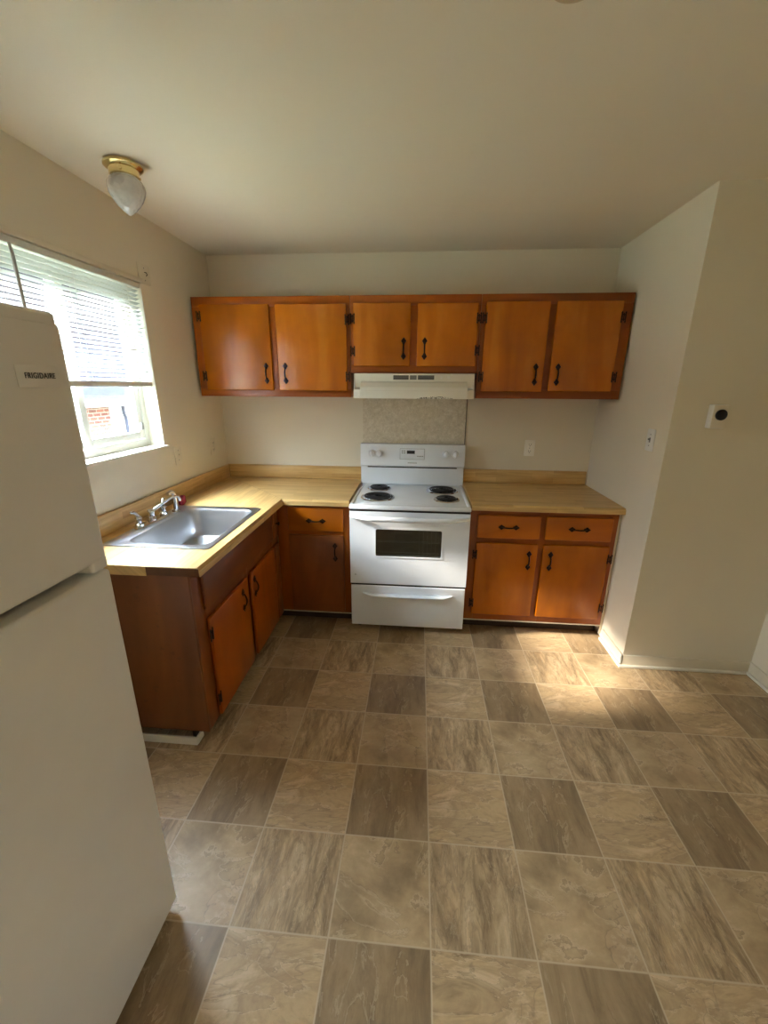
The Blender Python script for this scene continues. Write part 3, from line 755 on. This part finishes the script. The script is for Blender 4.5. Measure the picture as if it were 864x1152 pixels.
box(rx0, rx1, BF - 0.004, BF + 0.01, 0.083, 0.0895).build('bottom_strip', TRIMB, rb)
for a0, a1, hx, gx in ((1.896, 2.283, 2.232, 1.890), (2.318, 2.722, 2.366, 2.729)):
    d = slab('-y', a0, a1, 0.138, 0.651, BF, 0.019).build('door', DOORZ, rb)
    pull(d, (hx, BF - 0.019, 0.542))
    for z in (0.572, 0.224): hinge(d, (gx, BF - 0.0195, z))
for a0, a1, hx in ((1.894, 2.284, 2.089), (2.318, 2.718, 2.520)):
    d = slab('-y', a0, a1, 0.686, 0.838, BF, 0.019).build('drawer', DRAWX, rb)
    pull(d, (hx, BF - 0.019, 0.762), horiz=True)
fs = box(rx1 + 0.002, XR - 0.002, BF + 0.002, BF + 0.012, 0.02, CT - 0.002, 0.001).build('filler_strip', TRIMB, rb)

# corner base cabinet on the back wall (left of stove)
LF = 0.585    # front face of the left run
cx0, cx1 = LF + 0.004, 1.078
cb = thing('base_cabinet', 'dark one-door corner base cabinet with one drawer left of the stove', 'cabinet', (0.84, -0.3, 0), 'base cabinets under the worktops')
c = MB()
c.box(cx0 + 0.02, cx0 + 0.036, BF + 0.019, -0.004, 0.09, CT - 0.001); c.box(cx1 - t, cx1, BF + 0.019, -0.004, 0.09, CT - 0.001)
c.box(cx0 + 0.036, cx1 - t, BF + 0.019, -0.004, 0.09, 0.106); c.box(cx0 + 0.036, cx1 - t, -0.012, -0.004, 0.106, CT - 0.001)
c.build('carcass', FRAMZ, cb)
f = MB()
for a, b_ in ((cx0, 0.680), (1.022, cx1)): f.box(a, b_, BF, BF + 0.0185, 0.09, CT - 0.001, 0.001)
f.box(0.680, 1.022, BF, BF + 0.0185, 0.09, 0.118); f.box(0.680, 1.022, BF, BF + 0.0185, 0.652, 0.702); f.box(0.680, 1.022, BF, BF + 0.0185, 0.838, CT - 0.001)
f.build('face_frame', FRAMZ, cb)
box(LF - 0.05, cx1, -0.545, -0.530, 0.001, 0.089).build('toe_kick', TOEM, cb)
box(cx0, cx1, BF - 0.004, BF + 0.01, 0.083, 0.0895).build('bottom_strip', TRIMB, cb)
d = slab('-y', 0.668, 1.034, 0.106, 0.663, BF, 0.019).build('door', DARKD, cb); d['label'] = 'darker red-brown door'
pull(d, (0.976, BF - 0.019, 0.548))
d = slab('-y', 0.668, 1.036, 0.692, 0.853, BF, 0.019).build('drawer', DRAWX, cb)
pull(d, (0.853, BF - 0.019, 0.764), horiz=True)

# left run: sink base cabinet
ly0, ly1 = -1.688, BF - 0.022
lb = thing('base_cabinet', 'long wooden sink base cabinet under the window with dark end panel', 'cabinet', (0.3, -1.15, 0), 'base cabinets under the worktops')
c = MB()
c.box(0.004, LF - 0.019, ly1 - 0.016, ly1, 0.09, CT - 0.001)
c.box(0.004, LF - 0.019, ly0 + 0.018, ly1 - 0.016, 0.09, 0.106); c.box(0.004, 0.012, ly0 + 0.018, ly1 - 0.016, 0.106, CT - 0.001)
c.build('carcass', FRAMZ, lb)
ep = MB()
ep.box(0.004, LF, ly0, ly0 + 0.017, 0.075, CT - 0.001, 0.001)
ep.build('end_panel', PANELW, lb)
f = MB()
fy0 = ly0 + 0.0175
for a, b_ in ((fy0, -1.575), (-1.165, -1.130), (-0.758, -0.708)): f.box(LF - 0.0185, LF, a, b_, 0.075, CT - 0.001, 0.001)
f.box(LF - 0.0185, LF, -0.632, ly1 + 0.02, 0.075, CT - 0.001, 0.001)
for a, b_ in ((-1.575, -1.165), (-1.130, -0.758), (-0.708, -0.632)):
    f.box(LF - 0.0185, LF, a, b_, 0.075, 0.105); f.box(LF - 0.0185, LF, a, b_, 0.598, 0.68); f.box(LF - 0.0185, LF, a, b_, 0.825, CT - 0.001)
f.build('face_frame', DARKD, lb)
tk = MB(); tk.box(0.500, 0.515, ly0 + 0.002, ly1, 0.001, 0.0745); tk.build('toe_kick', TOEM, lb)
bt = MB(); bt.box(0.16, 0.523, ly0 - 0.010, ly0 + 0.001, 0.0005, 0.042, 0.003); bt.box(0.5155, 0.524, ly0 + 0.001, ly0 + 0.05, 0.0005, 0.042, 0.002)
bt.build('base_trim', TRIMB, lb)
for a0, a1, hy, gy in ((-1.592, -1.180, -1.250, -1.598), (-1.120, -0.744, -1.088, None)):
    d = slab('+x', a0, a1, 0.088, 0.612, LF, 0.019).build('door', DOORO, lb)
    pull(d, (LF + 0.019, hy, 0.515), '+x')
    if gy: 
        for z in (0.535, 0.190): hinge(d, (LF + 0.0195, gy, z), '+x')
slab('+x', -1.604, -0.738, 0.662, 0.838, LF, 0.017).build('false_front', DARKY, lb)
d = slab('+x', -0.722, -0.640, 0.662, 0.838, LF, 0.017).build('drawer', DARKY, lb)
pk = MB().lathe([(0.004, 0), (0.004, 0.012), (0.012, 0.018), (0.012, 0.024), (0, 0.027)], seg=16, m=Matrix.Translation((LF + 0.017, -0.682, 0.755)) @ Matrix.Rotation(pi / 2, 4, 'Y'))
pk.build('knob', BRONZE, d)
d = slab('+x', -0.722, -0.640, 0.088, 0.612, LF, 0.017).build('door', DARKD, lb); d['label'] = 'narrow dark door in the corner'

# ------------------------------------------------------------------ worktops
LX, LY, CD = 0.651, -1.706, -0.651
wt = thing('worktop', 'L-shaped butcher-block laminate worktop around the sink corner', 'worktop', (0, 0, CT), 'worktops on the base cabinets')
SKX0, SKX1, SKY0, SKY1 = 0.125, 0.580, -1.500, -0.880   # cut-out
top = MB(); z0, z1 = CT, 0.910
E_ = 0.012
top.box(0.003, SKX0, LY, CD, z0, z1); top.box(SKX1, LX - E_, LY, CD - E_, z0, z1)
top.box(SKX0, SKX1, LY, SKY0, z0, z1); top.box(SKX0, SKX1, SKY1, CD, z0, z1)
top.box(0.003, SX0 - 0.006, CD + E_, -0.003, z0, z1)
top.box(SKX1, LX - E_, CD - E_, CD + E_, z0, z1); top.box(SKX0 * 0 + 0.003, SKX1, CD, CD + E_, z0, z1)
top.build('top', BUTCH, wt)
# moulded front edge, bevelled
ed = MB()
ed.prism([(LX - E_, z0), (LX, z0), (LX, z1 - 0.012), (LX - E_, z1)], 'y', LY, CD + 0.0)
ed.prism([(CD + E_, z0), (CD, z0), (CD, z1 - 0.012), (CD + E_, z1)], 'x', LX - E_, SX0 - 0.006)
ed.build('front_edge', BUTCH, wt)
bs = MB()
bs.box(0.001, 0.019, LY, -0.019, z1 + 0.0005, 1.011, 0.004); bs.box(0.001, SX0 - 0.008, -0.019, -0.001, z1 + 0.0005, 1.011, 0.004)
bs.build('backsplash', BUTCH, wt)
endb = box(0.003, 0.425, LY - 0.002, LY, z0 - 0.004, z1 - 0.001).build('end_band', BUTCH, wt)
box(0.426, LX - 0.004, LY - 0.0012, LY, z0, z1 - 0.004).build('bare_end', SUBST, wt)['label'] = 'bare brown end where the band is missing'

wr = thing('worktop', 'short butcher-block laminate worktop to the right of the stove', 'worktop', (2.3, -0.3, CT), 'worktops on the base cabinets')
top = MB(); top.box(1.850, XR - 0.003, CD + E_, -0.003, z0, z1)
top.build('top', BUTCH, wr)
MB().prism([(CD + E_, z0), (CD, z0), (CD, z1 - 0.012), (CD + E_, z1)], 'x', 1.850, XR - 0.002).build('front_edge', BUTCH, wr)
box(1.856, XR - 0.012, -0.019, -0.001, z1 + 0.0005, 1.011, 0.004).build('backsplash', BUTCH, wr)

# ------------------------------------------------------------------ sink
sk = thing('sink', 'stainless steel single-bowl drop-in sink under the window', 'sink', (0.345, -1.19, 0.91))
def rrect(x0, x1, y0, y1, r, n=6):
    P = []
    for cx, cy, q in ((x1 - r, y1 - r, 0), (x0 + r, y1 - r, 1), (x0 + r, y0 + r, 2), (x1 - r, y0 + r, 3)):
        for i in range(n + 1):
            a = pi / 2 * (q + i / n); P.append((cx + r * cos(a), cy + r * sin(a)))
    return P
def loft(b, loops, close_last=True, close_first=False):
    t = bmesh.new(); R = [[t.verts.new((x, y, z)) for x, y in P] for P, z in loops]
    for A, B in zip(R, R[1:]):
        n = len(A)
        for i in range(n): t.faces.new((A[i], A[(i + 1) % n], B[(i + 1) % n], B[i]))
    if close_last: t.faces.new(R[-1])
    if close_first: t.faces.new(R[0])
    b._merge(t); return b
ox0, ox1, oy0, oy1 = 0.085, 0.594, -1.518, -0.864
bx0, bx1, by0, by1 = 0.172, 0.562, -1.470, -0.905
rim = MB()
loft(rim, [(rrect(ox0, ox1, oy0, oy1, 0.025), 0.9105), (rrect(ox0 + 0.002, ox1 - 0.002, oy0 + 0.002, oy1 - 0.002, 0.025), 0.9145),
           (rrect(ox0 + 0.012, ox1 - 0.010, oy0 + 0.012, oy1 - 0.012, 0.025), 0.9150), (rrect(bx0 - 0.006, bx1 + 0.006, by0 - 0.006, by1 + 0.006, 0.05), 0.9142),
           (rrect(bx0, bx1, by0, by1, 0.05), 0.9120)], False)
rim.build('rim', STEEL, sk)
bz = 0.745
bw = MB()
loft(bw, [(rrect(bx0, bx1, by0, by1, 0.05), 0.9119), (rrect(bx0 + 0.006, bx1 - 0.006, by0 + 0.006, by1 - 0.006, 0.055), 0.895), (rrect(bx0 + 0.018, bx1 - 0.018, by0 + 0.018, by1 - 0.018, 0.06), bz + 0.035),
          (rrect(bx0 + 0.030, bx1 - 0.030, by0 + 0.030, by1 - 0.030, 0.06), bz + 0.008), (rrect(bx0 + 0.055, bx1 - 0.055, by0 + 0.055, by1 - 0.055, 0.06), bz)])
bw.build('bowl', STEEL, sk)
MB().lathe([(0.055, 0.0006), (0.055, 0.003), (0.045, 0.0035), (0.040, 0.001), (0, 0.001)], (0.365, -1.19, bz), 28).build('drain', CHROME, sk)

# faucet
fa = thing('faucet', 'chrome two-handle kitchen faucet with side sprayer on the sink deck', 'faucet', (0.124, -1.19, 0.915))
FXc = 0.126
dp = MB(); loft(dp, [(rrect(FXc - 0.026, FXc + 0.026, -1.318, -1.062, 0.025), 0.9152), (rrect(FXc - 0.026, FXc + 0.026, -1.318, -1.062, 0.025), 0.922), (rrect(FXc - 0.020, FXc + 0.020, -1.312, -1.068, 0.02), 0.930)], True, True)
dp.build('deck_plate', CHROME, fa)
MB().lathe([(0.022, 0.930), (0.021, 0.945), (0.015, 0.952), (0.015, 0.972), (0.019, 0.978), (0.016, 0.986), (0, 0.988)], (FXc, -1.19, 0), 20).build('spout_base', CHROME, fa)
spt = [(FXc, -1.19, 0.972), (FXc + 0.006, -1.165, 0.982), (FXc + 0.018, -1.12, 0.997), (FXc + 0.034, -1.07, 1.012), (FXc + 0.044, -1.035, 1.018), (FXc + 0.050, -1.018, 1.013), (FXc + 0.052, -1.012, 1.000), (FXc + 0.052, -1.012, 0.985)]
MB().tube(spt, [0.008, 0.008, 0.0075, 0.007, 0.0075, 0.009, 0.010, 0.010], 14).build('spout', CHROME, fa)
for y, s in ((-1.292, -1), (-1.088, 1)):
    b = MB(); b.lathe([(0.021, 0.930), (0.020, 0.940), (0.013, 0.946), (0.012, 0.962), (0.017, 0.970), (0.014, 0.980), (0, 0.984)], (FXc, y, 0), 20)
    b.tube([(FXc, y, 0.980), (FXc - 0.003, y + s * 0.008, 0.995), (FXc - 0.008, y + s * 0.022, 1.006), (FXc - 0.012, y + s * 0.040, 1.009)], [0.009, 0.007, 0.0085, 0.005], 10)
    b.build('handle', CHROME, fa)
b = MB(); b.lathe([(0.024, 0.9152), (0.022, 0.922), (0.013, 0.926), (0.012, 0.945)], (0.135, -0.985, 0), 20); b.build('sprayer_holder', CHROME, fa)
b = MB(); b.tube([(0.135, -0.985, 0.945), (0.135, -0.985, 0.975), (0.135, -0.988, 1.005), (0.135, -0.998, 1.026), (0.137, -1.016, 1.036), (0.140, -1.052, 1.034)], [0.012, 0.013, 0.014, 0.014, 0.012, 0.010], 14)
b.build('sprayer', CHROME, fa)
rc = MB(); rc.box(-0.017, 0.017, -0.030, 0.030, 0.0, 0.052, 0.010, 3, m=Matrix.Translation((0.082, -0.826, 0.9106)) @ Matrix.Rotation(0.3, 4, 'Z'))
tag(rc.build('sponge', REDC), 'small dark red sponge standing behind the sink just past the chrome sprayer', 'sponge')

# ------------------------------------------------------------------ fridge
FX, FY0, FY1 = 0.777, -3.055, -2.293
fg = thing('fridge', 'white top-freezer fridge standing at the left with a brand badge', 'fridge', (0.40, -2.67, 0))
box(0.06, 0.695, FY0 + 0.004, FY1 - 0.004, 0.02, 1.715, 0.008).build('cabinet_body', FRIDGE, fg)
lo = MB(); lo.box(0.703, FX, FY0, FY1, 0.035, 1.188, 0.010, 4)
lo.build('fridge_door', FRIDGE, fg)
up_ = MB(); up_.box(0.703, FX, FY0, FY1, 1.212, 1.728, 0.014, 4); up_.box(0.703, FX - 0.001, FY1 - 0.052, FY1 - 0.001, 1.192, 1.225, 0.008, 3)
fd = up_.build('freezer_door', FRIDGE, fg)
gk = MB(); gk.box(0.6955, 0.7025, FY0 + 0.02, FY1 - 0.02, 0.05, 1.170); gk.box(0.6955, 0.7025, FY0 + 0.02, FY1 - 0.02, 1.226, 1.715)
gk.box(0.6955, 0.715, FY0 + 0.02, FY1 - 0.06, 1.1885, 1.2115)
gk.build('gasket', GASKET, fg)
box(0.703, FX - 0.0005, FY0 + 0.01, FY1 - 0.010, 1.715, 1.743, 0.007, 3).build('top_cap', FRIDGE, fd)
box(0.60, 0.70, FY1 - 0.085, FY1 - 0.012, 1.7155, 1.732, 0.006, 3).build('hinge_cover', FRIDGE, fg)
for y in (FY0 + 0.06, FY1 - 0.06):
    for x in (0.12, 0.66): MB().lathe([(0.02, 0.0005), (0.02, 0.02)], (x, y, 0), 14).build('foot', BLACK, fg)
bd = box(FX + 0.0003, FX + 0.0030, -2.420, -2.328, 1.602, 1.642, 0.001).build('badge', FRIDGE, fd)
def text_mesh(txt, size, ext):
    cu = bpy.data.curves.new('lettering', 'FONT'); cu.body = txt; cu.size = size; cu.extrude = ext; cu.align_x = 'CENTER'; cu.align_y = 'CENTER'
    cu.offset = 0.00008; cu.space_character = 1.12
    o = bpy.data.objects.new('lettering_tmp', cu); COL.objects.link(o)
    dg = bpy.context.evaluated_depsgraph_get(); me = bpy.data.meshes.new_from_object(o.evaluated_get(dg))
    bpy.data.objects.remove(o); bpy.data.curves.remove(cu)
    return me
tm = text_mesh('FRIGIDAIRE', 0.0145, 0.0003)
xs = [v.co.x for v in tm.vertices]; k_ = 0.066 / (max(xs) - min(xs))
tm.transform(Matrix.Diagonal((k_, 1.0, 1.0, 1.0)))
tm.materials.clear(); tm.materials.append(BLACK)
tx = bpy.data.objects.new('lettering', tm); COL.objects.link(tx); tx.parent = bd
tx.rotation_euler = (pi / 2, 0, pi / 2); tx.location = Vector((FX + 0.0039, -2.372, 1.6225)) - wloc(bd)

# ------------------------------------------------------------------ blind
bl = thing('window_blind', 'white slatted mini blind covering the upper part of the window', 'blind', (-0.03, -1.25, 1.61))
by0_, by1_ = WY0 + 0.010, WY1 - 0.010
xc = -0.022
box(xc - 0.018, xc + 0.018, by0_, by1_, WZ1 - 0.030, WZ1 - 0.003, 0.003).build('headrail', VINYL, bl)
N = 23; zt, zb = WZ1 - 0.046, 1.632
def slat_mesh():
    b = MB(); tl = 0.42; w_ = 0.0125
    t = bmesh.new(); rows = []
    for i in range(5):
        s = -1 + i / 2.0; px = w_ * s * cos(tl); pz = w_ * s * sin(tl) + 0.0018 * (1 - s * s)
        rows.append([t.verts.new((px, yy, pz)) for yy in (by0_ + 0.004, by1_ - 0.004)])
    for a, c in zip(rows, rows[1:]): t.faces.new((a[0], a[1], c[1], c[0]))
    bmesh.ops.solidify(t, geom=t.faces[:], thickness=0.0005)
    bmesh.ops.recalc_face_normals(t, faces=t.faces[:])
    b._merge(t); me = b.mesh('slat'); me.materials.append(SLAT); return me
sm = slat_mesh()
for i in range(N):
    o = bpy.data.objects.new('slat', sm); COL.objects.link(o); o.parent = bl
    o.location = Vector((xc, 0, zt + (zb - zt) * i / (N - 1))) - Vector(bl.location)
box(xc - 0.013, xc + 0.013, by0_ + 0.003, by1_ - 0.003, 1.597, 1.622, 0.003).build('bottom_rail', VINYL, bl)
for y in (-1.60, -1.25, -0.90):
    cc = MB()
    for dx in (-0.0135, 0.0135): cc.tube([(xc + dx, y, 1.610), (xc + dx, y, WZ1 - 0.028)], 0.0007, 5)
    cc.build('ladder_cord', CORD, bl)
MB().tube([(xc + 0.026, -1.548, WZ1 - 0.03), (xc + 0.030, -1.548, WZ1 - 0.06), (xc + 0.032, -1.542, 1.50)], [0.004, 0.006, 0.006], 8).build('wand', WAND, bl)

# ------------------------------------------------------------------ ceiling lights
lm = thing('ceiling_light', 'small brass ceiling light with cut-glass acorn shade near the window', 'ceiling light', (0.272, -1.22, H))
MB().lathe([(0.066, 0), (0.073, -0.006), (0.073, -0.013), (0.066, -0.019), (0.056, -0.022), (0.055, -0.045), (0.050, -0.047)], (0.272, -1.22, H - 0.001), 40).build('canopy', BRASS, lm)
prof = [(0.046, -0.046), (0.049, -0.050), (0.060, -0.058), (0.069, -0.072), (0.071, -0.088), (0.067, -0.106), (0.057, -0.126), (0.043, -0.146), (0.028, -0.162), (0.015, -0.173), (0.006, -0.180), (0, -0.183)]
inn = [(max(0, r - 0.004), z + 0.002) for r, z in prof[::-1]]
inn[0] = (0, -0.178)
MB().lathe(prof + inn[:-1] + [(0.042, -0.046)], (0.272, -1.22, H), 40, cap=False).build('glass_shade', CUTG, lm)
for a in (-1.2, 0.9, 3.0):
    MB().lathe([(0.005, 0), (0.005, 0.006), (0, 0.008)], seg=10, m=Matrix.Translation((0.272 + 0.055 * cos(a), -1.22 + 0.055 * sin(a), H - 0.036)) @ Matrix.Rotation(a, 4, 'Z') @ Matrix.Rotation(pi / 2, 4, 'Y')).build('thumb_screw', BRASS, lm)
sd = thing('smoke_detector', 'round tan disc mounted on the ceiling at the top edge', 'detector', (1.823, -1.912, H))
MB().lathe([(0.060, 0), (0.060, -0.006), (0.055, -0.009), (0.046, -0.012), (0, -0.012)], (1.823, -1.912, H - 0.0005), 40).build('housing', TANP, sd)
MB().lathe([(0.018, -0.0125), (0.016, -0.015), (0, -0.0155)], (1.823, -1.912, H - 0.0005), 20).build('test_button', TANP, sd)

# ------------------------------------------------------------------ wall plates
def plate(name, label, cat, p, face, w_=0.074, h_=0.118, kind='outlet', mat=PLATE, group=None):
    root = thing(name, label, cat, p, group)
    rz = {'-y': 0, '+x': pi / 2, '-x': -pi / 2}[face]
    M = Matrix.Translation(p) @ Matrix.Rotation(rz, 4, 'Z')
    MB().box(-w_ / 2, w_ / 2, -0.006, -0.0005, -h_ / 2, h_ / 2, 0.0025, 2, m=M).build('plate', mat, root)
    if kind == 'outlet':
        for s in (1, -1):
            r = MB(); r.box(-0.017, 0.017, -0.0085, -0.0055, s * 0.024 - 0.0145, s * 0.024 + 0.0145, 0.004, 2, m=M); r = r.build('receptacle', mat, root)
            q = MB()
            q.box(-0.0085, -0.0060, -0.0092, -0.0086, s * 0.024 - 0.002, s * 0.024 + 0.008, m=M); q.box(0.0060, 0.0085, -0.0092, -0.0086, s * 0.024 - 0.002, s * 0.024 + 0.008, m=M)
            q.box(-0.0025, 0.0025, -0.0092, -0.0086, s * 0.024 - 0.0105, s * 0.024 - 0.005, m=M)
            q.build('slot', SLOT, r)
    elif kind == 'switch':
        r = MB(); r.box(-0.006, 0.006, -0.0075, -0.0055, -0.013, 0.013, 0.001, m=M)
        r.box(-0.004, 0.004, -0.016, -0.006, 0.0, 0.009, 0.002, m=M); r.build('toggle', GREY if mat is PLATEW else mat, root)
    sc = MB()
    for z in ((0.0,) if kind == 'outlet' else (0.03, -0.03)):
        sc.lathe([(0.003, 0), (0.003, 0.001), (0, 0.0015)], seg=10, m=M @ Matrix.Translation((0, -0.006, z)) @ Matrix.Rotation(pi / 2, 4, 'X'))
    sc.build('screw', GREY, root)
    return root
plate('wall_outlet', 'ivory outlet on the back wall above the right worktop', 'outlet', (2.327, 0, 1.176), '-y', 0.076, group='wall outlets')
plate('light_switch', 'cream light switch on the left wall just past the window sill', 'switch', (0, -0.672, 1.185), '+x', kind='switch', mat=TRIMB, group='light switches')
plate('wall_outlet', 'cream outlet on the left wall near the back corner', 'outlet', (0, -0.217, 1.178), '+x', mat=TRIMB, group='wall outlets')
plate('light_switch', 'white light switch on the cream side wall right of the cabinets', 'switch', (XR, -0.765, 1.336), '-x', kind='switch', mat=PLATEW, group='light switches')
bp = plate('cover_plate', 'painted-over blank plate with a hook beside the upper window corner', 'plate', (0, -0.757, 2.176), '+x', 0.10, 0.10, kind='blank', mat=WALL)
MB().tube([(0.005, -0.755, 2.186), (0.016, -0.755, 2.184), (0.020, -0.755, 2.174), (0.014, -0.755, 2.168)], 0.002, 8).build('hook', SLOT, bp)

# thermostat
th = thing('thermostat', 'white box thermostat with round black dial on the shaded wall', 'thermostat', (2.967, YJ, 1.475))
tb = MB()
tb.box(2.932, 3.003, YJ - 0.036, YJ - 0.001, 1.418, 1.532, 0.003)
tb.build('housing', PLATEW, th)
box(2.936, 3.001, YJ - 0.0375, YJ - 0.0362, 1.421, 1.529, 0.0005).build('face_plate', WALL, th)
MB().lathe([(0.026, 0), (0.026, 0.008), (0.022, 0.011), (0, 0.011)], seg=30, m=Matrix.Translation((2.972, YJ - 0.0377, 1.484)) @ Matrix.Rotation(pi / 2, 4, 'X')).build('dial', BLACK, th)
